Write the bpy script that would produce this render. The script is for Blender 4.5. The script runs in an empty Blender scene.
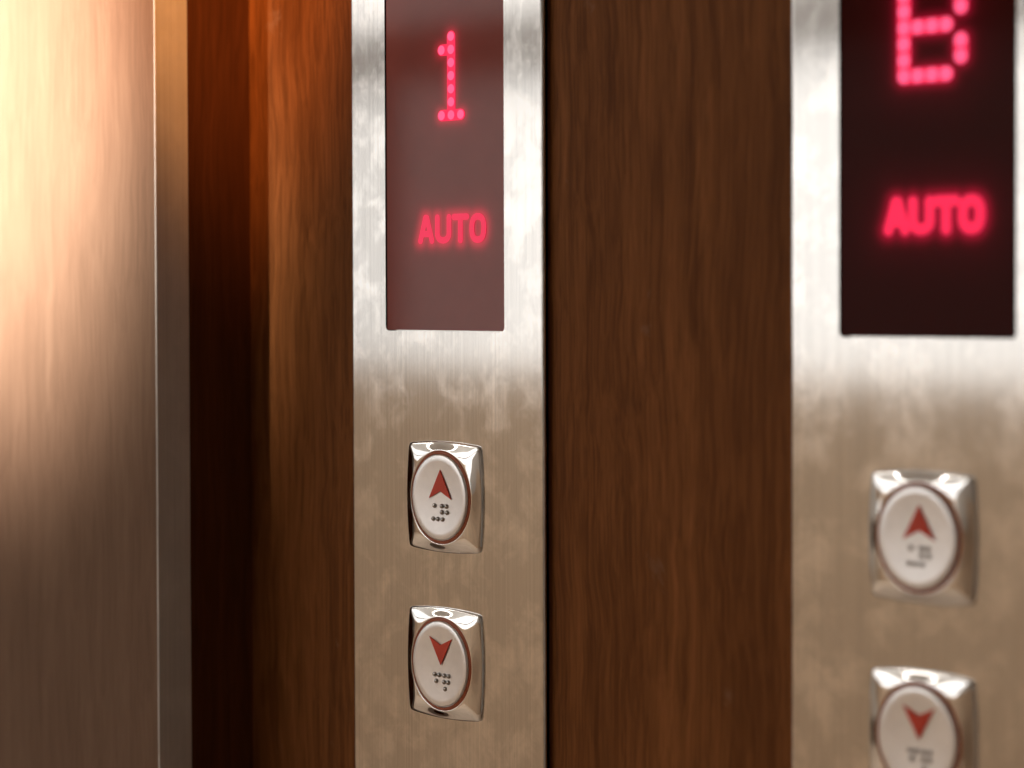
import bpy, bmesh, math
from mathutils import Vector, Matrix

sc = bpy.context.scene
sc.view_settings.view_transform = 'Standard'
sc.view_settings.look = 'None'
COL = sc.collection

# ------------------------------------------------------------------ materials
def new_mat(name):
    m = bpy.data.materials.new(name)
    m.use_nodes = True
    nt = m.node_tree
    return m, nt, nt.nodes['Principled BSDF']

def N(nt, kind, **kw):
    n = nt.nodes.new(kind)
    for k, v in kw.items():
        setattr(n, k, v)
    return n

def mapping(nt, scale, warp=0.0, wscale=(8, 8, 5)):
    geo = N(nt, 'ShaderNodeNewGeometry')
    src = geo.outputs['Position']
    if warp:
        mw = N(nt, 'ShaderNodeMapping'); mw.inputs['Scale'].default_value = wscale
        nt.links.new(src, mw.inputs['Vector'])
        nn = N(nt, 'ShaderNodeTexNoise'); nn.inputs['Scale'].default_value = 1.0; nn.inputs['Detail'].default_value = 3
        nt.links.new(mw.outputs[0], nn.inputs['Vector'])
        sub = N(nt, 'ShaderNodeVectorMath', operation='SUBTRACT'); sub.inputs[1].default_value = (.5, .5, .5)
        nt.links.new(nn.outputs['Color'], sub.inputs[0])
        scl = N(nt, 'ShaderNodeVectorMath', operation='SCALE'); scl.inputs['Scale'].default_value = warp
        nt.links.new(sub.outputs[0], scl.inputs[0])
        ad = N(nt, 'ShaderNodeVectorMath', operation='ADD')
        nt.links.new(src, ad.inputs[0]); nt.links.new(scl.outputs[0], ad.inputs[1])
        src = ad.outputs[0]
    mp = N(nt, 'ShaderNodeMapping')
    mp.inputs['Scale'].default_value = scale
    nt.links.new(src, mp.inputs['Vector'])
    return mp.outputs['Vector']

def noise(nt, vec, scale, detail=4, rough=0.55, dist=0.0):
    n = N(nt, 'ShaderNodeTexNoise')
    n.inputs['Scale'].default_value = scale
    n.inputs['Detail'].default_value = detail
    n.inputs['Roughness'].default_value = rough
    n.inputs['Distortion'].default_value = dist
    nt.links.new(vec, n.inputs['Vector'])
    return n.outputs['Fac']

def ramp(nt, fac, stops):
    r = N(nt, 'ShaderNodeValToRGB')
    els = r.color_ramp.elements
    els[0].position, els[0].color = stops[0][0], (*stops[0][1], 1)
    els[1].position, els[1].color = stops[-1][0], (*stops[-1][1], 1)
    for p, c in stops[1:-1]:
        e = els.new(p); e.color = (*c, 1)
    nt.links.new(fac, r.inputs['Fac'])
    return r.outputs['Color']

def mixc(nt, fac, a, b, mode='MIX'):
    m = N(nt, 'ShaderNodeMix', data_type='RGBA', blend_type=mode)
    if isinstance(fac, (int, float)): m.inputs['Factor'].default_value = fac
    else: nt.links.new(fac, m.inputs['Factor'])
    for s, v in ((6, a), (7, b)):
        if isinstance(v, tuple): m.inputs[s].default_value = (*v, 1)
        else: nt.links.new(v, m.inputs[s])
    return m.outputs[2]

def bump(nt, bs, h, strength, dist):
    b = N(nt, 'ShaderNodeBump')
    b.inputs['Strength'].default_value = strength
    b.inputs['Distance'].default_value = dist
    nt.links.new(h, b.inputs['Height'])
    nt.links.new(b.outputs['Normal'], bs.inputs['Normal'])

def wood(name, dark, mid, light, rough=0.38, spec=0.12, contrast=1.0, scuff=0.0):
    m, nt, bs = new_mat(name)
    broad = noise(nt, mapping(nt, (34, 34, 3.2), .06, (10, 10, 6)), 1.0, 3, 0.55, 0.6)
    grain = noise(nt, mapping(nt, (220, 220, 6), .020, (14, 14, 9)), 1.0, 5, 0.6, 0.5)
    fine = noise(nt, mapping(nt, (1200, 1200, 26), .012, (14, 14, 9)), 1.0, 3, 0.6)
    def g(v): return 1-(1-v)*contrast
    c1 = ramp(nt, broad, [(0.3, dark), (0.5, mid), (0.7, light)])
    c2 = ramp(nt, grain, [(0.32, (g(.68), g(.65), g(.62))), (0.60, (1.08, 1.08, 1.08))])
    c3 = ramp(nt, fine, [(0.38, (g(.76), g(.75), g(.74))), (0.62, (1.08, 1.08, 1.08))])
    c = mixc(nt, 1.0, c1, c2, 'MULTIPLY')
    c = mixc(nt, 1.0, c, c3, 'MULTIPLY')
    if scuff:
        sn = noise(nt, mapping(nt, (38, 38, 30)), 1.0, 6, 0.7, 0.3)
        sf = ramp(nt, sn, [(0.64, (0, 0, 0)), (0.78, (scuff, scuff, scuff))])
        c = mixc(nt, sf, c, (0.30, 0.22, 0.16))
    nt.links.new(c, bs.inputs['Base Color'])
    bs.inputs['Roughness'].default_value = rough
    bs.inputs['Specular IOR Level'].default_value = spec
    bump(nt, bs, grain, 0.05, 0.001)
    return m

M_wood = wood('walnut_veneer', (0.158, 0.058, 0.0180), (0.195, 0.073, 0.0225), (0.245, 0.094, 0.030), 0.4, 0.04, 1.0, .4)
M_wood_shade = wood('walnut_reveal_painted_shade', (0.085, 0.028, 0.0095), (0.095, 0.032, 0.011), (0.105, 0.036, 0.013), 0.5, 0.03, .6)  # walnut darkened in its colour for the shade on the return
M_wood_l = wood('walnut_veneer_pilaster', (0.150, 0.092, 0.062), (0.168, 0.104, 0.071), (0.186, 0.117, 0.080), 0.6, 0.05, .2)

def brushed(name, base, rough, aniso, metal=1.0, sm=.78):
    m, nt, bs = new_mat(name)
    streak = noise(nt, mapping(nt, (1900, 1900, 8)), 1.0, 3, 0.6)
    smudge = noise(nt, mapping(nt, (75, 75, 60)), 1.0, 6, 0.62, 0.3)
    s = ramp(nt, streak, [(0.3, (0.82, 0.82, 0.82)), (0.7, (1.0, 1.0, 1.0))])
    d = ramp(nt, smudge, [(0.46, (sm, sm, sm)), (0.64, (1.0, 1.0, 1.0))])
    c = mixc(nt, 1.0, base, s, 'MULTIPLY')
    c = mixc(nt, 1.0, c, d, 'MULTIPLY')
    nt.links.new(c, bs.inputs['Base Color'])
    bs.inputs['Metallic'].default_value = metal
    rr = N(nt, 'ShaderNodeMapRange')
    rr.inputs[1].default_value = 0.45; rr.inputs[2].default_value = 0.7
    rr.inputs[3].default_value = rough; rr.inputs[4].default_value = rough + 0.05
    nt.links.new(smudge, rr.inputs[0])
    nt.links.new(rr.outputs[0], bs.inputs['Roughness'])
    bs.inputs['Anisotropic'].default_value = aniso
    t = N(nt, 'ShaderNodeCombineXYZ'); t.inputs[0].default_value = 1.0
    nt.links.new(t.outputs[0], bs.inputs['Tangent'])
    return m

M_steel = brushed('brushed_stainless_steel', (0.88, 0.875, 0.86), 0.125, 0.85)
M_trim = brushed('brushed_trim_metal', (0.66, 0.61, 0.57), 0.55, 0.0, 0.1, .92)

def plain(name, col, metal=0.0, rough=0.5, em=None, es=0.0, var=0.04, vs=200.0):
    m, nt, bs = new_mat(name)
    f = noise(nt, mapping(nt, (1, 1, 1)), vs, 3)
    lo = tuple(max(0, c * (1 - var)) for c in col); hi = tuple(min(1, c * (1 + var)) for c in col)
    nt.links.new(ramp(nt, f, [(0.3, lo), (0.7, hi)]), bs.inputs['Base Color'])
    bs.inputs['Metallic'].default_value = metal
    bs.inputs['Roughness'].default_value = rough
    if em:
        bs.inputs['Emission Color'].default_value = (*em, 1)
        bs.inputs['Emission Strength'].default_value = es
    return m

M_chrome = plain('polished_chrome', (0.84, 0.84, 0.84), 1.0, 0.06)
M_disc = plain('satin_silver_cap', (0.80, 0.80, 0.81), 0.95, 0.33)
M_ring = plain('amber_ring', (0.34, 0.075, 0.022), 0.0, 0.4)
M_arrow = plain('red_arrow_enamel', (0.60, 0.040, 0.008), 0.0, 0.45)
M_braille = plain('braille_bump', (0.42, 0.41, 0.40), 0.95, 0.22)  # darker than the cap, painting in the shadow round the bumps
M_dark = plain('dark_gasket', (0.02, 0.015, 0.015), 0.0, 0.5)
M_ledhot = plain('led_bright', (0.3, 0.02, 0.04), 0, 0.5, (1.0, 0.09, 0.22), 1.25)
M_led = plain('led_red', (0.3, 0.01, 0.03), 0, 0.5, (1.0, 0.008, 0.08), 0.95)
M_led_soft = plain('led_red_soft', (0.3, 0.01, 0.03), 0, 0.5, (0.92, 0.03, 0.10), 0.85)
M_plaster = plain('light_plaster', (0.82, 0.80, 0.76), 0, 0.8, vs=6)
M_dado = plain('tan_dado_panel', (0.82, 0.65, 0.48), 0, 0.6, vs=3, var=0.10)
M_floor = plain('tan_stone_floor', (0.60, 0.47, 0.35), 0, 0.5, vs=9, var=0.15)
M_beam = plain('tan_rail', (0.22, 0.18, 0.15), 0, 0.5, vs=8)
M_pane = plain('frosted_daylit_pane', (0.8, 0.8, 0.8), 0, 0.6, (1.0, 0.985, 0.96), 1.08, vs=5)

def glass(name, base, glow_gain, spec=0.5, rough=.06):
    m, nt, bs = new_mat(name)
    f = noise(nt, mapping(nt, (1, 1, 1)), 60, 3)
    lo = tuple(c * 0.93 for c in base)
    nt.links.new(ramp(nt, f, [(0.3, lo), (0.7, base)]), bs.inputs['Base Color'])
    bs.inputs['Roughness'].default_value = rough
    bs.inputs['Specular IOR Level'].default_value = spec
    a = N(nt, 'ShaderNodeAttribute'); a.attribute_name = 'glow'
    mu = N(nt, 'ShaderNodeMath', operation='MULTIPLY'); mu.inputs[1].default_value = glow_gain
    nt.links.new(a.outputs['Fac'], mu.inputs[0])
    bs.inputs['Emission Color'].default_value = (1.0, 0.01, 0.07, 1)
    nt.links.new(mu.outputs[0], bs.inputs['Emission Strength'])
    return m
M_glassA = glass('display_window_painted_reflection', (0.27, 0.066, 0.054), 0.8, .34, .06)  # lighter base colour paints in the reflection on the left window
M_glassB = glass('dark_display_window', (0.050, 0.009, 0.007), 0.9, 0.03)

# ------------------------------------------------------------------ helpers
def link(o, parent=None):
    COL.objects.link(o)
    if parent: o.parent = parent
    return o

def mesh_obj(name, verts, faces, mats, parent=None, smooth=False, fm=None):
    me = bpy.data.meshes.new(name)
    me.from_pydata(verts, [], faces)
    for m in (mats if isinstance(mats, (list, tuple)) else [mats]): me.materials.append(m)
    if fm:
        for p, i in zip(me.polygons, fm): p.material_index = i
    for p in me.polygons: p.use_smooth = smooth
    me.update()
    return link(bpy.data.objects.new(name, me), parent)

def box(name, x0, x1, y0, y1, z0, z1, mat, parent=None, bev=0.0, seg=2, kind=None):
    cx, cy, cz = (x0+x1)/2, (y0+y1)/2, (z0+z1)/2
    hx, hy, hz = (x1-x0)/2, (y1-y0)/2, (z1-z0)/2
    bm = bmesh.new(); bmesh.ops.create_cube(bm, size=2)
    for v in bm.verts: v.co = Vector((v.co.x*hx, v.co.y*hy, v.co.z*hz))
    if bev: bmesh.ops.bevel(bm, geom=bm.edges[:], offset=bev, segments=seg, profile=0.5, affect='EDGES')
    me = bpy.data.meshes.new(name); bm.to_mesh(me); bm.free()
    me.materials.append(mat)
    o = bpy.data.objects.new(name, me); o.location = (cx, cy, cz)
    link(o, parent)
    if kind: o['kind'] = kind
    return o

# ------------------------------------------------------------------ room
ZC = 1.2
XL, XR, YO, ZT = -7.0, 2.0, -3.0, 2.7
ZD = ZC-.18
box('floor', XL-.1, XR+.1, YO-.1, .1, -.1, 0, M_floor, kind='structure')
box('ceiling', XL-.1, XR+.1, YO-.1, .1, ZT, ZT+.1, M_plaster, kind='structure')
box('wall_front', XL, XR, 0, .1, 0, ZT, M_wood, kind='structure')
box('wall_left', XL-.1, XL, YO-.1, .1, 0, ZT, M_plaster, kind='structure')
box('wall_right', XR, XR+.1, YO-.1, .1, 0, ZT, M_plaster, kind='structure')
box('wall_opposite', XL, XR, YO-.1, YO, 0, ZD, M_dado, kind='structure')
box('wall_opposite_upper', -1.2, XR, YO-.1, YO, ZD, ZT, M_plaster, kind='structure')
box('trim_1', XL, XR, YO, YO+.04, ZC+.48, ZC+.60, M_beam, kind='structure')
box('trim_3', -3.80, -3.63, YO, YO+.04, ZD, ZC+.48, M_beam, kind='structure')
box('window_1', XL, -1.2, YO-.06, YO-.03, ZD, ZT, M_pane, kind='structure')
PX = -.7433
box('wall_pilaster', -1.6, PX, -.0536, 0, 0, ZT, M_wood_l, kind='structure')
box('wall_pilaster_return', PX, PX+.0006, -.036, 0, 0, ZT, M_wood_shade, kind='structure')
box('trim_2', PX-.0003, PX+.0010, -.0535, -.0355, 0, ZT, M_trim, bev=.0004, kind='structure')

# ------------------------------------------------------------------ glyphs
def dist_seg(p, a, b):
    ax, az = a; bx, bz = b
    dx, dz = bx-ax, bz-az
    L = dx*dx+dz*dz
    t = 0 if L == 0 else max(0, min(1, ((p[0]-ax)*dx+(p[1]-az)*dz)/L))
    return math.hypot(p[0]-ax-t*dx, p[1]-az-t*dz)

def capsule(V, F, FM, a, b, r, y, mi, n=8):
    y = y - 4e-6*len(F)
    ang = math.atan2(b[1]-a[1], b[0]-a[0]) if a != b else 0
    i0 = len(V)
    for k in range(n+1):
        t = ang + math.pi/2 + math.pi*k/n
        V.append((a[0]+r*math.cos(t), y, a[1]+r*math.sin(t)))
    for k in range(n+1):
        t = ang - math.pi/2 + math.pi*k/n
        V.append((b[0]+r*math.cos(t), y, b[1]+r*math.sin(t)))
    F.append(tuple(range(i0, len(V)))); FM.append(mi)

DIG = {'1': ["..1..", ".11..", "..1..", "..1..", "..1..", "..1..", ".111."],
       'B': ["1111.", "1...1", "1...1", "1111.", "1...1", "1...1", "1111."]}

def digit_points(ch, cx, zb, p):
    pts = {}
    for r, row in enumerate(DIG[ch]):
        for c, k in enumerate(row):
            if k == '1': pts[(c, r)] = (cx+(c-2)*p, zb+(6-r)*p)
    segs = []
    for (c, r) in pts:
        for dc, dr in ((1, 0), (0, 1)):
            if (c+dc, r+dr) in pts:
                segs.append((pts[(c, r)], pts[(c+dc, r+dr)]))
    return list(pts.values()), segs

def auto_segments(cx, cz, w, h, gap):
    lw = (w-3*gap)/4
    x = cx-w/2; z0 = cz-h/2; z1 = cz+h/2
    S = []
    S += [((x, z0), (x+lw*.44, z1)), ((x+lw*.44, z1), (x+lw*.56, z1)), ((x+lw*.56, z1), (x+lw, z0)), ((x+lw*.2, z0+h*.30), (x+lw*.8, z0+h*.30))]
    x += lw+gap
    S += [((x, z1), (x, z0+lw*.4)), ((x+lw, z1), (x+lw, z0+lw*.4))]
    pr = [(x+lw/2-lw/2*math.cos(t*math.pi/8), z0+lw*.4-lw*.4*math.sin(t*math.pi/8)) for t in range(9)]
    S += list(zip(pr[:-1], pr[1:]))
    x += lw+gap
    S += [((x-.0003, z1), (x+lw+.0003, z1)), ((x+lw/2, z1), (x+lw/2, z0))]
    x += lw+gap
    pr = []
    for t in range(25):
        a = t*2*math.pi/24
        c, s = math.cos(a), math.sin(a)
        pr.append((x+lw/2+lw/2*math.copysign(abs(c)**.8, c), cz+h/2*math.copysign(abs(s)**.8, s)))
    S += list(zip(pr[:-1], pr[1:]))
    return S

# ------------------------------------------------------------------ call button
AW, AH = .0164, .0185          # amber ring half-axes
def outline(t):
    W, H = .0211, .0227
    c, s = math.cos(t), math.sin(t)
    n = 34.0
    r = (abs(c/W)**n + abs(s/H)**n)**(-1/n)
    x, z = r*c, r*s
    return Vector((x*(1-.055*(z/H)**2), z*(1-.055*(x/W)**2)))

def make_button(parent, cx, cz, yf, down):
    SEG = 160
    prof = [(0.0, 0.0), (0.0, .0007), (0.03, .0010)]
    for k in range(1, 13):
        b = .03 + .93*k/12
        prof.append((b, .0010 + .0020*math.sin(b*math.pi/2)))
    prof.append((1.0, .0029)); prof.append((1.025, .0023))
    V, F = [], []
    for b, h in prof:
        for i in range(SEG):
            t = 2*math.pi*i/SEG
            o = outline(t); inn = Vector((AW*1.03*math.cos(t), AH*1.03*math.sin(t)))
            d = o.lerp(inn, b)
            k = .0005*math.sin(min(b, 1)*math.pi)*abs(math.cos(2*t))
            V.append((d.x, -(h-(k if h > .0010 else 0)), d.y))
    R = len(prof)
    for r in range(R-1):
        for i in range(SEG):
            j = (i+1) % SEG
            F.append((r*SEG+i, r*SEG+j, (r+1)*SEG+j, (r+1)*SEG+i))
    b = mesh_obj('call_button', V, F, M_chrome, parent, True)
    b.location = (cx, yf, cz)
    b['label'] = 'chrome square call button with round cap and red %s arrow' % ('down' if down else 'up')
    def rev(name, rings, mat, close=True):
        V, F = [], []
        for (ka, kb, h) in rings:
            for i in range(64):
                t = 2*math.pi*i/64
                V.append((ka*math.cos(t), -h, kb*math.sin(t)))
        for r in range(len(rings)-1):
            for i in range(64):
                j = (i+1) % 64
                F.append((r*64+i, r*64+j, (r+1)*64+j, (r+1)*64+i))
        if close:
            F.append(tuple((len(rings)-1)*64+i for i in range(64)))
        return mesh_obj(name, V, F, mat, b, True)
    e = .0009
    rr = rev('button_ring', [(AW*1.03, AH*1.03, .0024), (AW*1.0, AH*1.0, .0030), (AW-e, AH-e, .0031), (AW-e-.0001, AH-e-.0001, .0023)], M_ring, False)
    rr['label'] = 'thin amber-red ring'
    rings = [(AW-e, AH-e, .0023), (AW-e, AH-e, .0035), (AW-e-.0003, AH-e-.0003, .0039), (AW-e-.0008, AH-e-.0008, .0041)]
    for k in range(1, 8):
        q = 1-k/8
        rings.append(((AW-e-.0008)*q, (AH-e-.0008)*q, .0041-.0006*(1-q*q)))
    dd = rev('button_cap', rings, M_disc); dd['label'] = 'satin silver oval cap'
    s = -1 if down else 1
    if down:
        az = .0052; pts = [(0, .0056), (.0064, -.0058), (0, -.0028), (-.0064, -.0058)]
    else:
        az = .0052; pts = [(0, .0063), (.0064, -.0058), (0, -.0026), (-.0064, -.0058)]
    yA = -.0040
    V = [(x+.0008, yA, az+s*z) for x, z in pts] + [(x*.96+.0008, yA-.00022, az+s*z*.96) for x, z in pts]
    F = [(0, 1, 5, 4), (1, 2, 6, 5), (2, 3, 7, 6), (3, 0, 4, 7), (4, 5, 6), (4, 6, 7)]
    a = mesh_obj('arrow_symbol', V, F, M_arrow, b); a['label'] = 'red notched arrowhead symbol'
    up = [(-2.6, -3.4), (1.6, -3.4), (4.1, -3.4), (1.6, -5.9), (4.5, -5.9), (-3.2, -8.8), (-.7, -8.8), (2.0, -8.8)]
    dn = [(-2.8, -4.4), (-.3, -4.4), (2.6, -4.4), (5.0, -4.4), (-2.0, -7.0), (2.4, -7.0), (4.8, -7.0), (3.0, -9.8)]
    bm = bmesh.new()
    for (x, z) in (dn if down else up):
        bmesh.ops.create_uvsphere(bm, u_segments=14, v_segments=10, radius=.0010,
                                  matrix=Matrix.Translation((x/1000, -.0037, z/1000)) @ Matrix.Diagonal((1, .9, 1, 1)))
    me = bpy.data.meshes.new('braille_dots'); bm.to_mesh(me); bm.free()
    me.materials.append(M_braille)
    for p in me.polygons: p.use_smooth = True
    o = link(bpy.data.objects.new('braille_dots', me), b); o['label'] = 'raised braille dots'
    return b

# ------------------------------------------------------------------ call panel
TH = .004
def rounded_rect(w, h, r, n=6):
    P = []
    for cx, cz, a0 in ((w/2-r, h/2-r, 0), (-w/2+r, h/2-r, 90), (-w/2+r, -h/2+r, 180), (w/2-r, -h/2+r, 270)):
        for k in range(n+1):
            a = math.radians(a0+90*k/n)
            P.append((cx+r*math.cos(a), cz+r*math.sin(a)))
    return P

def make_panel(cx, ch, gmat, label, hot, dw, dx, bx):
    e = bpy.data.objects.new('elevator_call_panel', None)
    e.empty_display_size = .05
    e.location = (cx, 0, .94)
    link(e)
    e['label'] = label; e['category'] = 'elevator panel'; e['group'] = 'elevator call panels'
    PW, z0, z1 = .108, .94, 1.40
    dz0, dz1 = 1.1826, 1.336
    fp = box('faceplate', -PW/2, PW/2, -TH, 0, 0, z1-z0, M_steel, e, bev=.0012, seg=3)
    P = rounded_rect(dw, dz1-dz0, .0022)
    n = len(P); dcz = (dz0+dz1)/2-.94
    V = [(x+dx, -.02, z+dcz) for x, z in P]+[(x+dx, -.0012, z+dcz) for x, z in P]
    F = [tuple(range(n)), tuple(range(2*n-1, n-1, -1))]+[(i, i+n, (i+1) % n+n, (i+1) % n) for i in range(n)]
    cut = mesh_obj('cutter', V, F, M_dark)
    cut.location = e.location
    bm = bmesh.new(); bm.from_mesh(cut.data); bmesh.ops.recalc_face_normals(bm, faces=bm.faces); bm.to_mesh(cut.data); bm.free()
    md = fp.modifiers.new('b', 'BOOLEAN'); md.object = cut; md.operation = 'DIFFERENCE'; md.solver = 'EXACT'
    bpy.context.view_layer.update()
    dg = bpy.context.evaluated_depsgraph_get()
    me = bpy.data.meshes.new_from_object(fp.evaluated_get(dg))
    fp.modifiers.clear(); fp.data = me; me.name = 'faceplate'
    bpy.data.objects.remove(cut)
    fp['label'] = 'brushed stainless steel faceplate'
    ox = .0043 if ch == '1' else .0034
    pitch = .0053 if ch == '1' else .0055
    pts, segs = digit_points(ch, ox, (1.2703 if ch == '1' else 1.2716)-.94, pitch)
    asegs = auto_segments((.0043 if ch == '1' else .0040), 1.2243-.94, .0355, .0094, .0031)
    nx, nz = 68, 150
    V, F, G = [], [], []
    w = dw-.0008; zb, zt = dz0+.0004-.94, dz1-.0004-.94
    allseg = segs+asegs
    for j in range(nz+1):
        for i in range(nx+1):
            x = dx-w/2+w*i/nx; z = zb+(zt-zb)*j/nz
            V.append((x, 0, z))
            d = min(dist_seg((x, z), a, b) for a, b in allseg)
            G.append(.55*math.exp(-(d/.0032)**2)+.07*math.exp(-d/.006))  # soft halo round the characters, painted into the glass as emission
    for j in range(nz):
        for i in range(nx):
            k = j*(nx+1)+i
            F.append((k, k+1, k+nx+2, k+nx+1))
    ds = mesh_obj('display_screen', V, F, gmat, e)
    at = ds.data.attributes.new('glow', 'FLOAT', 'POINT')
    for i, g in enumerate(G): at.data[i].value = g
    ds.location = (0, -.0034, 0)
    ds['label'] = 'smoked display window with red lit characters'
    V, F, FM = [], [], []
    for a, b in segs: capsule(V, F, FM, a, b, .0023 if ch == '1' else .0026, -.0001, 0)
    for p in pts: capsule(V, F, FM, p, p, .0019 if ch == '1' else .0024, -.00025, 1, 10)
    o = mesh_obj('floor_digit', V, F, [M_led, M_ledhot], ds, fm=FM)
    o['label'] = 'red dot-matrix character %s' % ch
    V, F, FM = [], [], []
    for a, b in asegs: capsule(V, F, FM, a, b, .00130 if ch == '1' else .00190, -.0001, 0)
    o = mesh_obj('status_lettering', V, F, [M_led if hot else M_led_soft], ds, fm=FM)
    o['label'] = 'red lit letters AUTO'
    make_button(e, bx, 1.2-.0848-.94, -TH, False)
    make_button(e, bx, 1.2-.1527-.94, -TH, True)
    return e

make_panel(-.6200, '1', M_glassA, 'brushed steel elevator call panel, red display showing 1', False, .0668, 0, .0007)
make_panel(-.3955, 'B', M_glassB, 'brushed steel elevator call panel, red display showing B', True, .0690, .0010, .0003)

# ------------------------------------------------------------------ lights
def area(loc, target, sx, sy, power, col):
    l = bpy.data.lights.new('dado_fill_light', 'AREA'); l.shape = 'RECTANGLE'
    l.size, l.size_y, l.energy, l.color = sx, sy, power, col
    o = bpy.data.objects.new('dado_fill_light', l); o.location = loc
    o.rotation_euler = (Vector(target)-Vector(loc)).to_track_quat('-Z', 'Y').to_euler()
    link(o); return o
area((-2.6, -1.8, 2.65), (-2.8, -3.0, .4), 3.0, .6, 48, (1, .94, .87))  # added fill without a visible source, brightens the dado the steel reflects

def spot(loc, target, power, col, size, blend, rad):
    l = bpy.data.lights.new('flare_fill_spot', 'SPOT')
    l.energy, l.color, l.spot_size, l.spot_blend, l.shadow_soft_size = power, col, math.radians(size), blend, rad
    o = bpy.data.objects.new('flare_fill_spot', l); o.location = loc
    o.rotation_euler = (Vector(target)-Vector(loc)).to_track_quat('-Z', 'Y').to_euler()
    link(o); return o
spot((-1.05, -1.30, 2.10), (-.895, -.054, 1.295), 1000, (1.0, .88, .76), 12.6, 1.0, .04)  # added lamp, stands in for lens flare glow on the pilaster
spot((-.45, -.45, 1.75), (-.752, -.020, 1.350), 48, (1.0, .40, .11), 19, 1.0, .03)  # added orange lamp, imitates flare haze over the return and wall

w = bpy.data.worlds.new('World'); sc.world = w; w.use_nodes = True
w.node_tree.nodes['Background'].inputs[0].default_value = (1, .96, .9, 1)
w.node_tree.nodes['Background'].inputs[1].default_value = .6

# ------------------------------------------------------------------ camera
cd = bpy.data.cameras.new('Camera'); cam = bpy.data.objects.new('Camera', cd); link(cam)
cd.sensor_width = 36; cd.lens = 77.4; cd.clip_start = .01
cd.shift_y = -48/1024
R = Matrix.Rotation(math.radians(42), 4, 'Z') @ Matrix.Rotation(math.radians(90-1.25), 4, 'X') @ Matrix.Rotation(math.radians(-.18), 4, 'Z')
cam.matrix_world = Matrix.Translation((0, -.651, ZC+.0002)) @ R
cd.dof.use_dof = True
cd.dof.focus_distance = .895
cd.dof.aperture_fstop = 5.0
sc.camera = cam
